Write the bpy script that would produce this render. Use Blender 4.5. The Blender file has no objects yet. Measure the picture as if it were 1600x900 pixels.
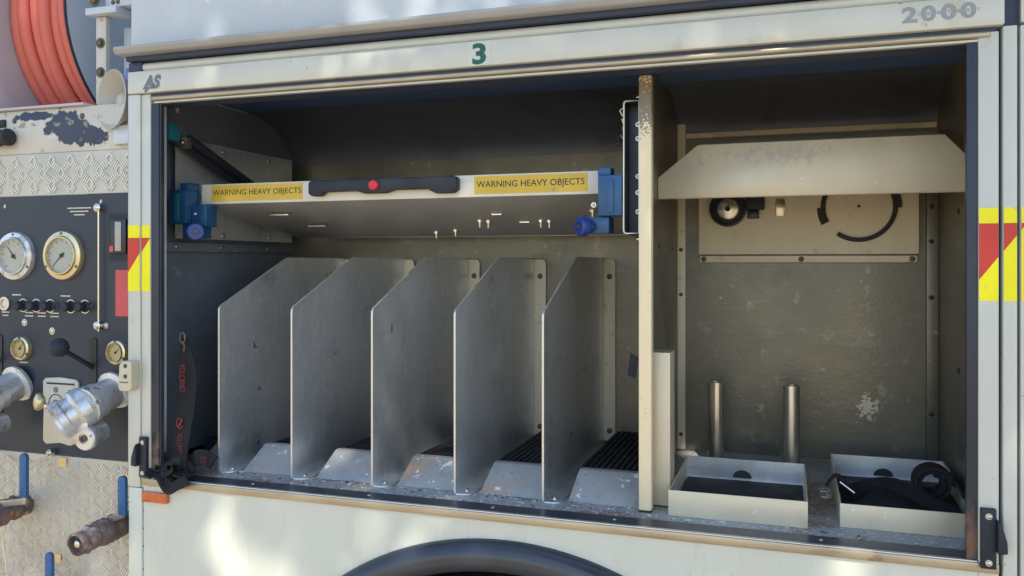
import bpy, bmesh, math, random
from mathutils import Vector, Matrix
random.seed(7)
sc = bpy.context.scene
col = sc.collection
R = math.radians

# ---------------------------------------------------------------- camera
cam = bpy.data.cameras.new('camera'); camo = bpy.data.objects.new('camera', cam); col.objects.link(camo)
camo.location = (0, -1.5, 1.65); camo.rotation_euler = (R(90), 0, R(18.46))
cam.sensor_width = 36; cam.lens = 36 * 1303 / 1600; cam.shift_y = -39 / 1600
cam.clip_start = 0.02; cam.clip_end = 500
sc.camera = camo
# ---------------------------------------------------------------- sky, sun, exposure
SUN_EL, SUN_ROT = 50.0, 163.0
S = Vector((math.sin(R(SUN_ROT)) * math.cos(R(SUN_EL)), math.cos(R(SUN_ROT)) * math.cos(R(SUN_EL)), math.sin(R(SUN_EL))))
w = bpy.data.worlds.new('World'); sc.world = w; w.use_nodes = True
nt = w.node_tree; nt.nodes.clear()
sky = nt.nodes.new('ShaderNodeTexSky'); sky.sky_type = 'NISHITA'; sky.sun_disc = False
sky.sun_elevation = R(SUN_EL); sky.sun_rotation = R(SUN_ROT); sky.dust_density = 0.6; sky.ozone_density = 2.5; sky.air_density = 1.2
bg = nt.nodes.new('ShaderNodeBackground'); bg.inputs[1].default_value = 0.15
wo = nt.nodes.new('ShaderNodeOutputWorld')
nt.links.new(sky.outputs[0], bg.inputs[0]); nt.links.new(bg.outputs[0], wo.inputs[0])
sun = bpy.data.lights.new('sun', 'SUN'); sun.energy = 4.0; sun.angle = R(0.53); sun.color = (1, .90, .74)
suno = bpy.data.objects.new('sun', sun); col.objects.link(suno)
suno.rotation_euler = (-S).to_track_quat('-Z', 'Y').to_euler(); suno.location = S * 20
vs = sc.view_settings; vs.view_transform = 'Standard'; vs.look = 'None'; vs.gamma = 1; vs.exposure = 0.8
vs.use_curve_mapping = False

# ---------------------------------------------------------------- materials
def lk(nt, a, b): nt.links.new(a, b)
def mat(name, c, rough=.5, metal=0., var=.12, vscale=6., stretch=(1, 1, 1), bump=0., bscale=80., chips=(), coat=0., scratch=0., rvar=.12, spec=.5):
    """c base colour; var broad tone variation; chips = list of (colour, scale, threshold, softness[, box]) wear patches; scratch = fine pale scratches"""
    m = bpy.data.materials.new(name); m.use_nodes = True
    n = m.node_tree; N = n.nodes; b = N['Principled BSDF']
    geo = N.new('ShaderNodeNewGeometry')
    mp = N.new('ShaderNodeMapping'); mp.inputs['Scale'].default_value = stretch
    lk(n, geo.outputs['Position'], mp.inputs[0])
    nz = N.new('ShaderNodeTexNoise'); nz.inputs['Scale'].default_value = vscale; nz.inputs['Detail'].default_value = 7; nz.inputs['Roughness'].default_value = .65
    lk(n, mp.outputs[0], nz.inputs['Vector'])
    rp = N.new('ShaderNodeValToRGB')
    rp.color_ramp.elements[0].position = .3; rp.color_ramp.elements[1].position = .7
    rp.color_ramp.elements[0].color = (*[max(0, x * (1 - var)) for x in c], 1)
    rp.color_ramp.elements[1].color = (*[min(1, x * (1 + var)) for x in c], 1)
    lk(n, nz.outputs[0], rp.inputs[0]); out = rp.outputs[0]
    def mask_mix(prev, fac, colour):
        mx = N.new('ShaderNodeMix'); mx.data_type = 'RGBA'
        lk(n, fac, mx.inputs[0]); lk(n, prev, mx.inputs[6]); mx.inputs[7].default_value = (*colour, 1)
        return mx.outputs[2]
    if scratch > 0:
        for k, (sx, sy, sz, rot) in enumerate(((1, 14, 2.2, .5), (1, 12, 2, -.45), (1, 3, 20, .1))):
            m2 = N.new('ShaderNodeMapping'); m2.inputs['Scale'].default_value = (sx, sy, sz); m2.inputs['Rotation'].default_value = (rot, 0, 0)
            lk(n, geo.outputs['Position'], m2.inputs[0])
            t = N.new('ShaderNodeTexNoise'); t.inputs['Scale'].default_value = 9; t.inputs['Detail'].default_value = 9; t.inputs['Roughness'].default_value = .78
            lk(n, m2.outputs[0], t.inputs['Vector'])
            r2 = N.new('ShaderNodeValToRGB'); e = r2.color_ramp.elements
            e[0].position = .53; e[0].color = (0, 0, 0, 1); e[1].position = .64; e[1].color = (scratch,) * 3 + (1,)
            lk(n, t.outputs[0], r2.inputs[0])
            out = mask_mix(out, r2.outputs[0], tuple(min(1, x * 1.9 + .06) for x in c))
    for ch in chips:
        cc, s_, th, so = ch[:4]
        t = N.new('ShaderNodeTexNoise'); t.inputs['Scale'].default_value = s_; t.inputs['Detail'].default_value = 6; t.inputs['Roughness'].default_value = .62
        lk(n, geo.outputs['Position'], t.inputs['Vector'])
        src = t.outputs[0]
        r2 = N.new('ShaderNodeValToRGB'); e = r2.color_ramp.elements
        e[0].position = th; e[0].color = (0, 0, 0, 1); e[1].position = min(1, th + so); e[1].color = (1, 1, 1, 1)
        lk(n, src, r2.inputs[0]); fac = r2.outputs[0]
        if len(ch) > 4:                       # wear confined to one place: (centre, radii)
            ce, ra = ch[4]
            su = N.new('ShaderNodeVectorMath'); su.operation = 'SUBTRACT'; lk(n, geo.outputs['Position'], su.inputs[0]); su.inputs[1].default_value = ce
            dv = N.new('ShaderNodeVectorMath'); dv.operation = 'DIVIDE'; lk(n, su.outputs[0], dv.inputs[0]); dv.inputs[1].default_value = ra
            ln = N.new('ShaderNodeVectorMath'); ln.operation = 'LENGTH'; lk(n, dv.outputs[0], ln.inputs[0])
            mr = N.new('ShaderNodeMapRange'); mr.inputs[1].default_value = 0; mr.inputs[2].default_value = 1.2; mr.inputs[3].default_value = .30; mr.inputs[4].default_value = -.22
            lk(n, ln.outputs['Value'], mr.inputs[0])
            ad = N.new('ShaderNodeMath'); ad.operation = 'ADD'; lk(n, src, ad.inputs[0]); lk(n, mr.outputs[0], ad.inputs[1])
            lk(n, ad.outputs[0], r2.inputs[0])
        out = mask_mix(out, fac, cc)
    lk(n, out, b.inputs['Base Color'])
    b.inputs['Metallic'].default_value = metal
    b.inputs['Specular IOR Level'].default_value = spec
    rr = N.new('ShaderNodeMapRange'); rr.inputs[1].default_value = .3; rr.inputs[2].default_value = .7
    rr.inputs[3].default_value = max(.02, rough - rvar); rr.inputs[4].default_value = min(1, rough + rvar)
    lk(n, nz.outputs[0], rr.inputs[0]); lk(n, rr.outputs[0], b.inputs['Roughness'])
    if coat: b.inputs['Coat Weight'].default_value = coat; b.inputs['Coat Roughness'].default_value = .12
    if bump:
        t = N.new('ShaderNodeTexNoise'); t.inputs['Scale'].default_value = bscale; t.inputs['Detail'].default_value = 5
        lk(n, mp.outputs[0], t.inputs['Vector'])
        bp = N.new('ShaderNodeBump'); bp.inputs['Strength'].default_value = bump; bp.inputs['Distance'].default_value = .004
        lk(n, t.outputs[0], bp.inputs['Height']); lk(n, bp.outputs[0], b.inputs['Normal'])
    return m

M = {}
M['white'] = mat('white_paint', (.62, .65, .58), .30, 0, .045, 4, stretch=(4, 1, .6), coat=.35, bump=.015, bscale=3, chips=(((.56, .53, .42), 6, .62, .14), ((.40, .33, .22), 26, .66, .05), ((.34, .29, .22), 70, .69, .03)))
M['upper'] = mat('sky_tinted_upper_paint', (.50, .565, .63), .30, 0, .07, 3, coat=.4, chips=(((.74, .74, .72), 6, .61, .03), ((.46, .49, .51), 12, .64, .1)))  # bluish tint puts the reflected sky into the panel colour
M['cream'] = mat('cream_frame_paint', (.59, .605, .55), .36, 0, .06, 4, stretch=(3, 1, .7), coat=.2, chips=(((.47, .43, .32), 9, .60, .16), ((.32, .28, .21), 60, .69, .03)))
M['gutter'] = mat('grey_gutter_paint', (.36, .37, .37), .5, 0, .1, 7)
M['recess'] = mat('dark_recess', (.040, .055, .105), .6, 0, .15)  # shadow of the recesses and haze blue put into this dark colour
M['navy'] = mat('haze_navy_ceiling', (.11, .20, .42), .5, .2, .12, 4)  # navy cast of lens haze put into the ceiling colour
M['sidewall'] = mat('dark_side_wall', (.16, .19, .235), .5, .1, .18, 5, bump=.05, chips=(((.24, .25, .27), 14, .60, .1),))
M['black'] = mat('black_plastic', (.026, .031, .045), .48, 0, .2, 12, spec=.3)  # blue lift in these blacks puts lens haze into the colour
M['rubber'] = mat('black_rubber', (.030, .033, .042), .75, 0, .3, 18, bump=.15, chips=(((.10, .085, .075), 20, .58, .12),))
M['fender'] = mat('black_fender_rubber', (.030, .038, .052), .32, 0, .25, 10, coat=.3)
M['guide'] = mat('dark_guide_channel', (.040, .048, .068), .42, .3, .2, 8, stretch=(1, 1, .3), chips=(((.22, .15, .12), 30, .5, .25, ((-1.335, 0, 1.19), (.05, .1, .10))), ((.20, .12, .10), 30, .5, .25, ((.275, 0, 1.20), (.05, .1, .10)))))
M['alu'] = mat('brushed_aluminium', (.80, .825, .85), .38, .80, .10, 5, stretch=(1, 1, .5), bump=.06, bscale=200, scratch=.75, chips=(((.98, .99, 1), 18, .5, .12, ((-.66, .36, 1.43), (.2, .08, .055))), ((.62, .63, .64), 6, .57, .16), ((.12, .12, .12), 24, .69, .02)))
M['flange'] = mat('pale_aluminium_flange', (.84, .755, .56), .5, .0, .06, 6, stretch=(3, 3, .5), chips=(((.60, .53, .40), 30, .61, .08),))
M['liner'] = mat('locker_top_shade', (.165, .185, .235), .5, .4, .16, 3.5, bump=.05, scratch=.08, chips=(((.12, .13, .16), 6, .55, .16), ((.30, .30, .30), 40, .69, .03)))  # dark tone paints in the shade at the top of the locker
M['edge'] = mat('cut_aluminium_edge', (.72, .71, .66), .35, .6, .05)
M['back'] = mat('dull_metal_wall', (.205, .192, .150), .42, .55, .14, 3.5, bump=.10, bscale=140, scratch=.10, chips=(((.150, .145, .125), 5, .55, .16), ((.29, .28, .24), 26, .61, .08), ((.45, .44, .39), 40, .70, .02), ((.52, .50, .44), 120, .585, .04, ((.175, .66, 1.305), (.040, .2, .05)))))
M['hood'] = mat('satin_aluminium_shelf', (.73, .65, .49), .50, .3, .06, 5, stretch=(4, 1, .8), bump=.03, chips=(((.60, .55, .45), 80, .64, .14, ((-.02, .32, 1.875), (.34, .1, .05))), ((.86, .82, .72), 60, .67, .02)))
M['post'] = mat('scuffed_partition_edge', (.92, .78, .52), .5, .0, .06, 6, stretch=(1, 1, .4), chips=(((.26, .22, .16), 190, .57, .05, ((-.264, .095, 1.96), (.1, .1, .10))), ((.46, .40, .29), 120, .66, .05)))
M['floor'] = mat('speckled_floor_paint', (.39, .40, .405), .6, .1, .16, 10, bump=.25, bscale=260, chips=(((.33, .235, .18), 8, .53, .08), ((.68, .69, .70), 110, .56, .05), ((.22, .22, .23), 60, .61, .06)))
M['wedge'] = mat('speckled_wedge_paint', (.40, .415, .42), .6, .05, .14, 12, bump=.2, bscale=240, chips=(((.47, .35, .28), 9, .53, .10), ((.28, .28, .29), 100, .60, .06), ((.82, .82, .80), 30, .63, .015)))
M['sillm'] = mat('sill_trim_metal', (.46, .40, .30), .36, .65, .22, 4, stretch=(1.5, 1, 6), chips=(((.25, .15, .09), 11, .66, .06), ((.70, .68, .62), 22, .70, .06)))
M['silldark'] = mat('dark_sill_strip', (.075, .085, .115), .35, .5, .25, 9, stretch=(1, 4, 1), chips=(((.5, .52, .55), 60, .74, .03),))
M['silltop'] = mat('pale_sill_edge', (.72, .71, .68), .3, .6, .1, 10)
M['traywhite'] = mat('white_tray_edge', (.70, .69, .62), .4, 0, .06, 8, chips=(((.40, .37, .30), 30, .72, .05),))
M['underside'] = mat('grey_tray_underside', (.40, .41, .41), .42, .3, .1, 4)
M['yellowlab'] = mat('mustard_label', (.66, .46, .055), .5, 0, .07, 14, chips=(((.45, .34, .10), 45, .64, .05),))
M['ink'] = mat('black_ink', (.035, .035, .03), .6, 0, .1)
M['greyink'] = mat('grey_lettering', (.16, .19, .22), .5, 0, .1)
M['palegreyink'] = mat('pale_grey_lettering', (.27, .31, .34), .5, 0, .1)
M['green'] = mat('dark_green_numeral', (.012, .11, .085), .5, 0, .3, 30, chips=(((.5, .55, .5), 55, .66, .03),))
M['clear'] = mat('clear_film_sticker', (.60, .63, .58), .25, 0, .04)
M['blue'] = mat('blue_painted_metal', (.012, .085, .215), .4, .1, .2, 15, coat=.2)
M['blueknob'] = mat('blue_plastic', (.018, .055, .26), .4, 0, .15, 15, coat=.15)
M['bluehandle'] = mat('blue_vinyl_grip', (.025, .12, .30), .4, 0, .18, 20, chips=(((.25, .3, .34), 45, .70, .03),))
M['teal'] = mat('teal_painted_metal', (.01, .14, .19), .5, 0, .15)
M['darksteel'] = mat('dark_steel', (.05, .055, .07), .4, .5, .2)
M['steel'] = mat('bright_steel', (.62, .62, .60), .25, 1, .1, 20)
M['galv'] = mat('galvanised_tube', (.74, .70, .60), .28, .9, .12, 10, stretch=(1, 1, .3))
M['oldbolt'] = mat('tarnished_bolt', (.16, .14, .11), .5, .6, .3, 40)
M['chrome'] = mat('worn_chrome', (.70, .72, .74), .32, .6, .2, 14, bump=.15, bscale=40, chips=(((.42, .41, .38), 18, .56, .08), ((.26, .22, .17), 40, .63, .04)))
M['redbutton'] = mat('red_plastic', (.62, .03, .06), .35, 0, .1)
M['yellow'] = mat('yellow_reflective_tape', (.90, .85, 0.0), .4, 0, .03, 30, chips=(((.62, .58, .12), 40, .66, .05),))
M['red'] = mat('red_reflective_tape', (.58, .04, .03), .4, 0, .08, 30, chips=(((.40, .10, .08), 40, .64, .05),))
M['orange'] = mat('orange_marker_lens', (.62, .13, .03), .25, 0, .15, 30, coat=.4)
M['webbing'] = mat('black_webbing', (.016, .017, .020), .85, 0, .25, 60, bump=.4, bscale=700)
M['redprint'] = mat('red_woven_print', (.20, .035, .035), .8, 0, .2, 80)
M['panel'] = mat('dark_pump_panel', (.030, .040, .060), .42, .1, .12, 4, bump=.03, chips=(((.09, .10, .11), 20, .72, .1),))
M['dial'] = mat('gauge_dial_face', (.42, .43, .37), .4, 0, .05)
M['dialyellow'] = mat('yellowed_dial_face', (.50, .42, .22), .4, 0, .08)
M['brass'] = mat('pale_brass_bezel', (.70, .60, .38), .3, .8, .1, 20)
M['redlabel'] = mat('faded_red_label', (.60, .10, .10), .5, 0, .1)
M['palelabel'] = mat('pale_instruction_plate', (.58, .55, .46), .5, 0, .1, 20, chips=(((.34, .30, .22), 40, .66, .08),))
M['tread'] = mat('diamond_tread_aluminium', (.55, .535, .475), .45, .35, .10, 6, bump=.04, chips=(((.44, .43, .42), 3.2, .54, .14),))
M['lug'] = mat('tread_lug_aluminium', (.76, .74, .68), .32, .45, .08, 6)
M['corroded'] = mat('corroded_bronze', (.17, .125, .115), .75, .2, .5, 26, bump=.9, bscale=70, chips=(((.40, .37, .36), 34, .56, .08), ((.34, .17, .11), 22, .60, .06)))
M['hose'] = mat('orange_rubber_hose', (.70, .175, .135), .55, 0, .1, 12, stretch=(1, .3, .3), chips=(((.50, .12, .11), 30, .68, .1),))
M['lilac'] = mat('pale_painted_drum', (.52, .49, .53), .45, 0, .08, 4)
M['paleblue'] = mat('pale_blue_grey_paint', (.56, .62, .70), .4, 0, .06, 5)  # on the white panels this blue is sky reflection put into the colour
M['chipped'] = mat('chipped_white_paint', (.58, .57, .51), .5, 0, .08, 8, chips=(((.040, .055, .10), 20, .46, .02, ((-1.66, .06, 1.98), (.07, .2, .055))), ((.040, .055, .10), 30, .44, .02, ((-1.585, .06, 1.955), (.07, .2, .035))), ((.040, .055, .10), 26, .46, .02, ((-1.74, .06, 2.008), (.07, .2, .012))), ((.62, .62, .58), 30, .62, .08, ((-1.70, .06, 1.955), (.04, .2, .02))), ((.33, .28, .2), 30, .60, .06)))
M['hornm'] = mat('off_white_horn_plastic', (.50, .50, .46), .5, 0, .06, 8)
M['catchm'] = mat('cream_plastic', (.62, .58, .42), .45, 0, .06, 20)
M['ground'] = mat('sandy_ground', (.43, .325, .20), .9, 0, .15, 1.2, bump=.3, bscale=40)
M['leaf'] = mat('green_leaf', (.06, .10, .03), .5, 0, .3, 3)
M['bark'] = mat('grey_bark', (.12, .09, .07), .9, 0, .3, 9, bump=.5, bscale=20)
M['toolring'] = mat('dark_foam_strip', (.045, .045, .048), .8, 0, .2, 60)

# ---------------------------------------------------------------- mesh helpers
ORG = {}
def tag(o, label, cat, group=None, kind=None):
    if label: o['label'] = label
    if cat: o['category'] = cat
    if group: o['group'] = group
    if kind: o['kind'] = kind
    return o
def thing(name, label, cat, loc, group=None):
    o = bpy.data.objects.new(name, None); col.objects.link(o); o.location = loc; o.empty_display_size = .05
    ORG[o] = Vector(loc)
    return tag(o, label, cat, group)
class MB:
    def __init__(s): s.bm = bmesh.new()
    def box(s, x0, x1, y0, y1, z0, z1):
        v = [s.bm.verts.new((x, y, z)) for x in (x0, x1) for y in (y0, y1) for z in (z0, z1)]
        for f in ((0, 1, 3, 2), (4, 6, 7, 5), (0, 4, 5, 1), (2, 3, 7, 6), (0, 2, 6, 4), (1, 5, 7, 3)): s.bm.faces.new([v[i] for i in f])
        return s
    def prism(s, pts, axis, lo, hi):
        """pts in the plane normal to axis: 'X' -> (y,z), 'Y' -> (x,z), 'Z' -> (x,y)"""
        f = {'X': lambda p, t: (t, p[0], p[1]), 'Y': lambda p, t: (p[0], t, p[1]), 'Z': lambda p, t: (p[0], p[1], t)}[axis]
        a = [s.bm.verts.new(f(p, lo)) for p in pts]; b = [s.bm.verts.new(f(p, hi)) for p in pts]; n = len(pts)
        s.bm.faces.new(a); s.bm.faces.new(b[::-1])
        for i in range(n): s.bm.faces.new((a[i], b[i], b[(i + 1) % n], a[(i + 1) % n]))
        return s
    def lathe(s, base, axis, prof, n=24, close=True):
        """prof: (radius, distance along axis) pairs"""
        ax = Vector(axis).normalized(); base = Vector(base)
        u = ax.orthogonal().normalized(); v = ax.cross(u)
        rings = []
        for r, h in prof:
            c = base + ax * h
            rings.append([s.bm.verts.new(c + (u * math.cos(2 * math.pi * k / n) + v * math.sin(2 * math.pi * k / n)) * max(r, 1e-5)) for k in range(n)])
        for a, b in zip(rings, rings[1:]):
            for k in range(n): s.bm.faces.new((a[k], a[(k + 1) % n], b[(k + 1) % n], b[k]))
        if close: s.bm.faces.new(rings[0][::-1]); s.bm.faces.new(rings[-1])
        return s
    def cyl(s, p0, p1, r, n=20, r1=None):
        p0, p1 = Vector(p0), Vector(p1)
        return s.lathe(p0, p1 - p0, [(r, 0), (r if r1 is None else r1, (p1 - p0).length)], n)
    def tube(s, path, r, n=8, closed=False):
        path = [Vector(p) for p in path]; rings = []; m = len(path); up = None
        for i, p in enumerate(path):
            t = (path[(i + 1) % m] - path[i - 1]) if closed else (path[min(i + 1, m - 1)] - path[max(i - 1, 0)])
            t.normalize()
            if up is None: up = t.orthogonal().normalized()
            u = (up - t * up.dot(t)); u = u.normalized() if u.length > 1e-4 else t.orthogonal().normalized(); up = u
            v = t.cross(u); rr = r[i] if isinstance(r, (list, tuple)) else r
            rings.append([s.bm.verts.new(p + (u * math.cos(2 * math.pi * k / n) + v * math.sin(2 * math.pi * k / n)) * rr) for k in range(n)])
        for i in range(m if closed else m - 1):
            a, b = rings[i], rings[(i + 1) % m]
            for k in range(n): s.bm.faces.new((a[k], a[(k + 1) % n], b[(k + 1) % n], b[k]))
        if not closed: s.bm.faces.new(rings[0][::-1]); s.bm.faces.new(rings[-1])
        return s
    def ribbon(s, path, wvec, w, th):
        """a strap: rectangular section swept along path; wvec gives the width direction at each point"""
        rings = []; m = len(path); path = [Vector(p) for p in path]
        for i, p in enumerate(path):
            t = (path[min(i + 1, m - 1)] - path[max(i - 1, 0)]).normalized()
            wv = Vector(wvec[i]) if isinstance(wvec, list) else Vector(wvec)
            wv = (wv - t * wv.dot(t)).normalized(); nn = t.cross(wv)
            ww = w[i] if isinstance(w, list) else w
            rings.append([s.bm.verts.new(p + wv * a * ww / 2 + nn * b * th / 2) for a, b in ((-1, -1), (1, -1), (1, 1), (-1, 1))])
        for a, b in zip(rings, rings[1:]):
            for k in range(4): s.bm.faces.new((a[k], a[(k + 1) % 4], b[(k + 1) % 4], b[k]))
        s.bm.faces.new(rings[0][::-1]); s.bm.faces.new(rings[-1])
        return s
    def build(s, name, m, parent=None, bevel=0., seg=2, smooth=False, loc=None, ang=38):
        bm = s.bm
        bmesh.ops.recalc_face_normals(bm, faces=bm.faces)
        if bevel:
            es = [e for e in bm.edges if len(e.link_faces) == 2 and e.calc_face_angle(0) > R(30)]
            bmesh.ops.bevel(bm, geom=es, offset=bevel, segments=seg, affect='EDGES', profile=.5, clamp_overlap=True)
        o0 = ORG[parent] if parent is not None else Vector(loc or (0, 0, 0))
        bmesh.ops.translate(bm, verts=bm.verts, vec=-o0)
        if smooth or bevel:
            for f in bm.faces: f.smooth = True
            for e in bm.edges:
                e.smooth = not (len(e.link_faces) == 2 and e.calc_face_angle(0) > R(ang))
        me = bpy.data.meshes.new(name); bm.to_mesh(me); bm.free()
        me.materials.append(M[m] if isinstance(m, str) else m)
        o = bpy.data.objects.new(name, me); col.objects.link(o)
        if parent is not None: o.parent = parent
        else: o.location = o0
        ORG[o] = o0
        return o
def copy_tree(o, shift, parent=None):
    c = o.copy(); col.objects.link(c); c.parent = parent
    if parent is None: c.location = o.location + Vector(shift)
    ORG[c] = ORG[o] + Vector(shift)
    for ch in o.children: copy_tree(ch, shift, c)
    return c
def bx(*a): return MB().box(*a)
def rrect(x0, x1, z0, z1, r, which=(1, 1, 1, 1), n=5):
    """rounded rectangle; which = corners BL, BR, TR, TL"""
    out = []
    for (cx, cz, a0, k) in ((x0 + r, z0 + r, 180, 0), (x1 - r, z0 + r, 270, 1), (x1 - r, z1 - r, 0, 2), (x0 + r, z1 - r, 90, 3)):
        if which[k]: out += [(cx + r * math.cos(R(a0 + 90 * i / n)), cz + r * math.sin(R(a0 + 90 * i / n))) for i in range(n + 1)]
        else: out.append(((x0, z0), (x1, z0), (x1, z1), (x0, z1))[k])
    return out
def lettering(txt, x0, x1, z0, z1, y, m, parent, bold=0., name='lettering', turn=0, shear=0.):
    """flat letters facing -Y, fitted to the box x0..x1, z0..z1"""
    c = bpy.data.curves.new('t', 'FONT'); c.body = txt; c.size = 1; c.offset = bold; c.extrude = .0; c.resolution_u = 3; c.shear = shear
    o = bpy.data.objects.new('t', c); col.objects.link(o)
    me = bpy.data.meshes.new_from_object(o.evaluated_get(bpy.context.evaluated_depsgraph_get()))
    bpy.data.objects.remove(o); bpy.data.curves.remove(c)
    pts = [(v.co.x, v.co.y) for v in me.vertices]
    if turn: pts = [(py, -px) for px, py in pts]
    ax, bxx = min(p[0] for p in pts), max(p[0] for p in pts); az, bz = min(p[1] for p in pts), max(p[1] for p in pts)
    o0 = ORG[parent]
    for v, p in zip(me.vertices, pts):
        v.co = Vector((x0 + (p[0] - ax) / (bxx - ax) * (x1 - x0), y, z0 + (p[1] - az) / (bz - az) * (z1 - z0))) - o0
    me.materials.clear(); me.materials.append(M[m]); me.name = name
    ob = bpy.data.objects.new(name, me); col.objects.link(ob); ob.parent = parent; ORG[ob] = o0
    return ob
def bolt(p, axis, r, parent, m='steel', h=.003, name='bolt'):
    return MB().lathe(p, axis, [(r * 1.5, 0), (r * 1.5, h * .3), (r, h * .3), (r * .95, h * .9), (r * .5, h * 1.3), (0.0003, h * 1.35)], 10).build(name, m, parent, smooth=True)

# ================================================================ GROUND
MB().prism([(-90, -90), (90, -90), (90, 90), (-90, 90)], 'Z', -.05, 0).build('ground', 'ground')
bpy.data.objects['ground']['kind'] = 'structure'

# ================================================================ TRUCK BODY
T = thing('fire_truck', 'white fire truck side with its roller shutter locker standing open', 'fire truck', (-.5, 0, 0))
XL, XR, ZB, ZT = -1.344, .284, 1.174, 2.004
# lower panel with the wheel arch cut out of it
CX, CZ, AR = -.512, .498, .62
def arc(r, a0, a1, n): return [(CX + r * math.cos(R(a0 + (a1 - a0) * i / n)), CZ + r * math.sin(R(a0 + (a1 - a0) * i / n))) for i in range(n + 1)]
cut = arc(AR - .02, 180, 0, 48)
MB().prism([(-1.3645, .45), *[p for p in cut if p[1] >= .45], (.3135, .45), (.3135, 1.1565), (-1.3645, 1.1565)], 'Y', 0, .02).build('lower_panel', 'white', T)
bx(-1.4025, -1.3665, -.004, .05, .45, 1.150).build('corner_strip', 'white', T, bevel=.002)
for z in (1.02, 1.06, 1.10, .97): MB().cyl((-1.3655, -.0002, z), (-1.3655, .002, z), .0022, 8).build('rivet', 'oldbolt', T)
# rubber flare round the arch
fl = MB(); n = 64
prof = [(AR + .006, .002), (AR + .004, -.010), (AR - .010, -.022), (AR - .030, -.028), (AR - .046, -.022), (AR - .056, -.006), (AR - .058, .09)]
rows = [[fl.bm.verts.new((CX + r * math.cos(math.pi * i / n), y, CZ + r * math.sin(math.pi * i / n))) for r, y in prof] for i in range(n + 1)]
for a, b in zip(rows, rows[1:]):
    for k in range(len(prof) - 1): fl.bm.faces.new((a[k], a[k + 1], b[k + 1], b[k]))
fl.build('wheel_arch_flare', 'fender', T, smooth=True, ang=60)
wl = MB(); rows = [[wl.bm.verts.new((CX + (AR - .057) * math.cos(math.pi * i / n), y, CZ + (AR - .057) * math.sin(math.pi * i / n))) for y in (.08, .55)] for i in range(n + 1)]
for a, b in zip(rows, rows[1:]): wl.bm.faces.new((a[0], a[1], b[1], b[0]))
wl.bm.faces.new([r[1] for r in rows]); wl.build('wheel_arch_liner', 'rubber', T)
tp = [(.30, .0), (.46, .0), (.495, .02), (.505, .06), (.505, .24), (.495, .28), (.46, .30), (.30, .30)]
wh = MB().lathe((CX, .12, .50), (0, 1, 0), tp, 48, close=False).build('tyre', 'rubber', T, smooth=True)
MB().lathe((CX, .14, .50), (0, 1, 0), [(.05, 0), (.09, .02), (.25, .06), (.30, .0), (.305, .2)], 32).build('rim', 'steel', wh, smooth=True)
# sill
bx(-1.3645, .3135, -.006, .03, 1.1575, 1.1725).build('sill_trim', 'sillm', T, bevel=.0015)
bx(-1.343, .283, -.0045, .004, 1.1727, 1.1750).build('sill_edge', 'silltop', T, bevel=.0008)
bx(-1.343, .283, .0042, .052, 1.160, 1.1735).build('sill_strip', 'silldark', T)
for x in (-1.1, -.82, -.55, -.31, .05): bolt((x, .03, 1.1735), (0, 0, 1), .003, T, 'steel', .0015, 'rivet')
# locker lining
F = bx(-1.4262, .338, .052, .672, 1.15, 1.172).build('locker_floor', 'floor', T)
bx(-1.43, .338, .66, .68, 1.174, 2.10).build('locker_back_wall', 'back', T)
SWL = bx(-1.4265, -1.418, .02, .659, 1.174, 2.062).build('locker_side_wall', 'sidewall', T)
SWR = bx(.326, .345, .02, .659, 1.174, 2.062).build('locker_side_wall', 'back', T)
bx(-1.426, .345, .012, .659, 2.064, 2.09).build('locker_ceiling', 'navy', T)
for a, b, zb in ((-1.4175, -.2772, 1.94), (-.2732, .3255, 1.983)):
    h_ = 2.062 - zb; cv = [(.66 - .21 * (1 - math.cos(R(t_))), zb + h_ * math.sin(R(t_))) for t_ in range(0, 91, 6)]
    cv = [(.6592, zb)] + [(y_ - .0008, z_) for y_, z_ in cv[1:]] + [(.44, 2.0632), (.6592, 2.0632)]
    MB().prism(cv, 'X', a, b).build('shade_cove', 'liner', T, smooth=True)  # added cove, its curve and dark tone stand in for shade up here
# shutter roll tucked behind the header
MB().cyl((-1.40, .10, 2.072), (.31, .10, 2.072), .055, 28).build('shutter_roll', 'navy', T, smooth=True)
# angle along the left wall below the shelf mount
bx(-1.4178, -1.404, .09, .655, 1.678, 1.7).build('wall_angle', 'sidewall', T, bevel=.001)
for y in (.15, .32, .52): bolt((-1.404, y, 1.690), (1, 0, 0), .004, T, 'steel')
# jambs / shutter guides
for nm, a, b, c in (('L', XL + .0003, XL + .021, -1), ('R', XR - .016, XR - .0003, 1)):
    bx(a, b, .0, .014, 1.1755, 2.003).build('shutter_guide', 'guide', T, bevel=.0012)
bx(XL + .0213, XL + .0238, .003, .014, 1.1755, 2.003).build('guide_seal', 'silldark', T)
bx(-1.4178, XL + .0005, .0135, .019, 1.1755, 2.062).build('jamb_light_block', 'guide', T)  # hidden strips added to block light behind the jambs
bx(XR - .0005, .3258, .0135, .019, 1.1755, 2.062).build('jamb_light_block', 'guide', T)
# door frame: left post in two strips, right post in two strips and the next panel
FP = []
for a, b, y in ((-1.4025, -1.3695, -.006), (-1.3685, -1.3443, -.002), (.2843, .3135, -.003), (.3185, .3385, -.006), (.3432, .95, -.004)):
    FP.append(bx(a, b, y, .05, 1.152 if b < 0 else .45, 2.0245 if b < 0 or b > .315 else 2.018).build('door_frame', 'cream', T, bevel=.002))
bx(.3100, .3450, .012, .045, .45, 2.5).build('frame_gap', 'recess', T)
bx(-1.4, -1.345, .012, .045, 1.16, 2.0).build('frame_gap', 'recess', T)
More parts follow.
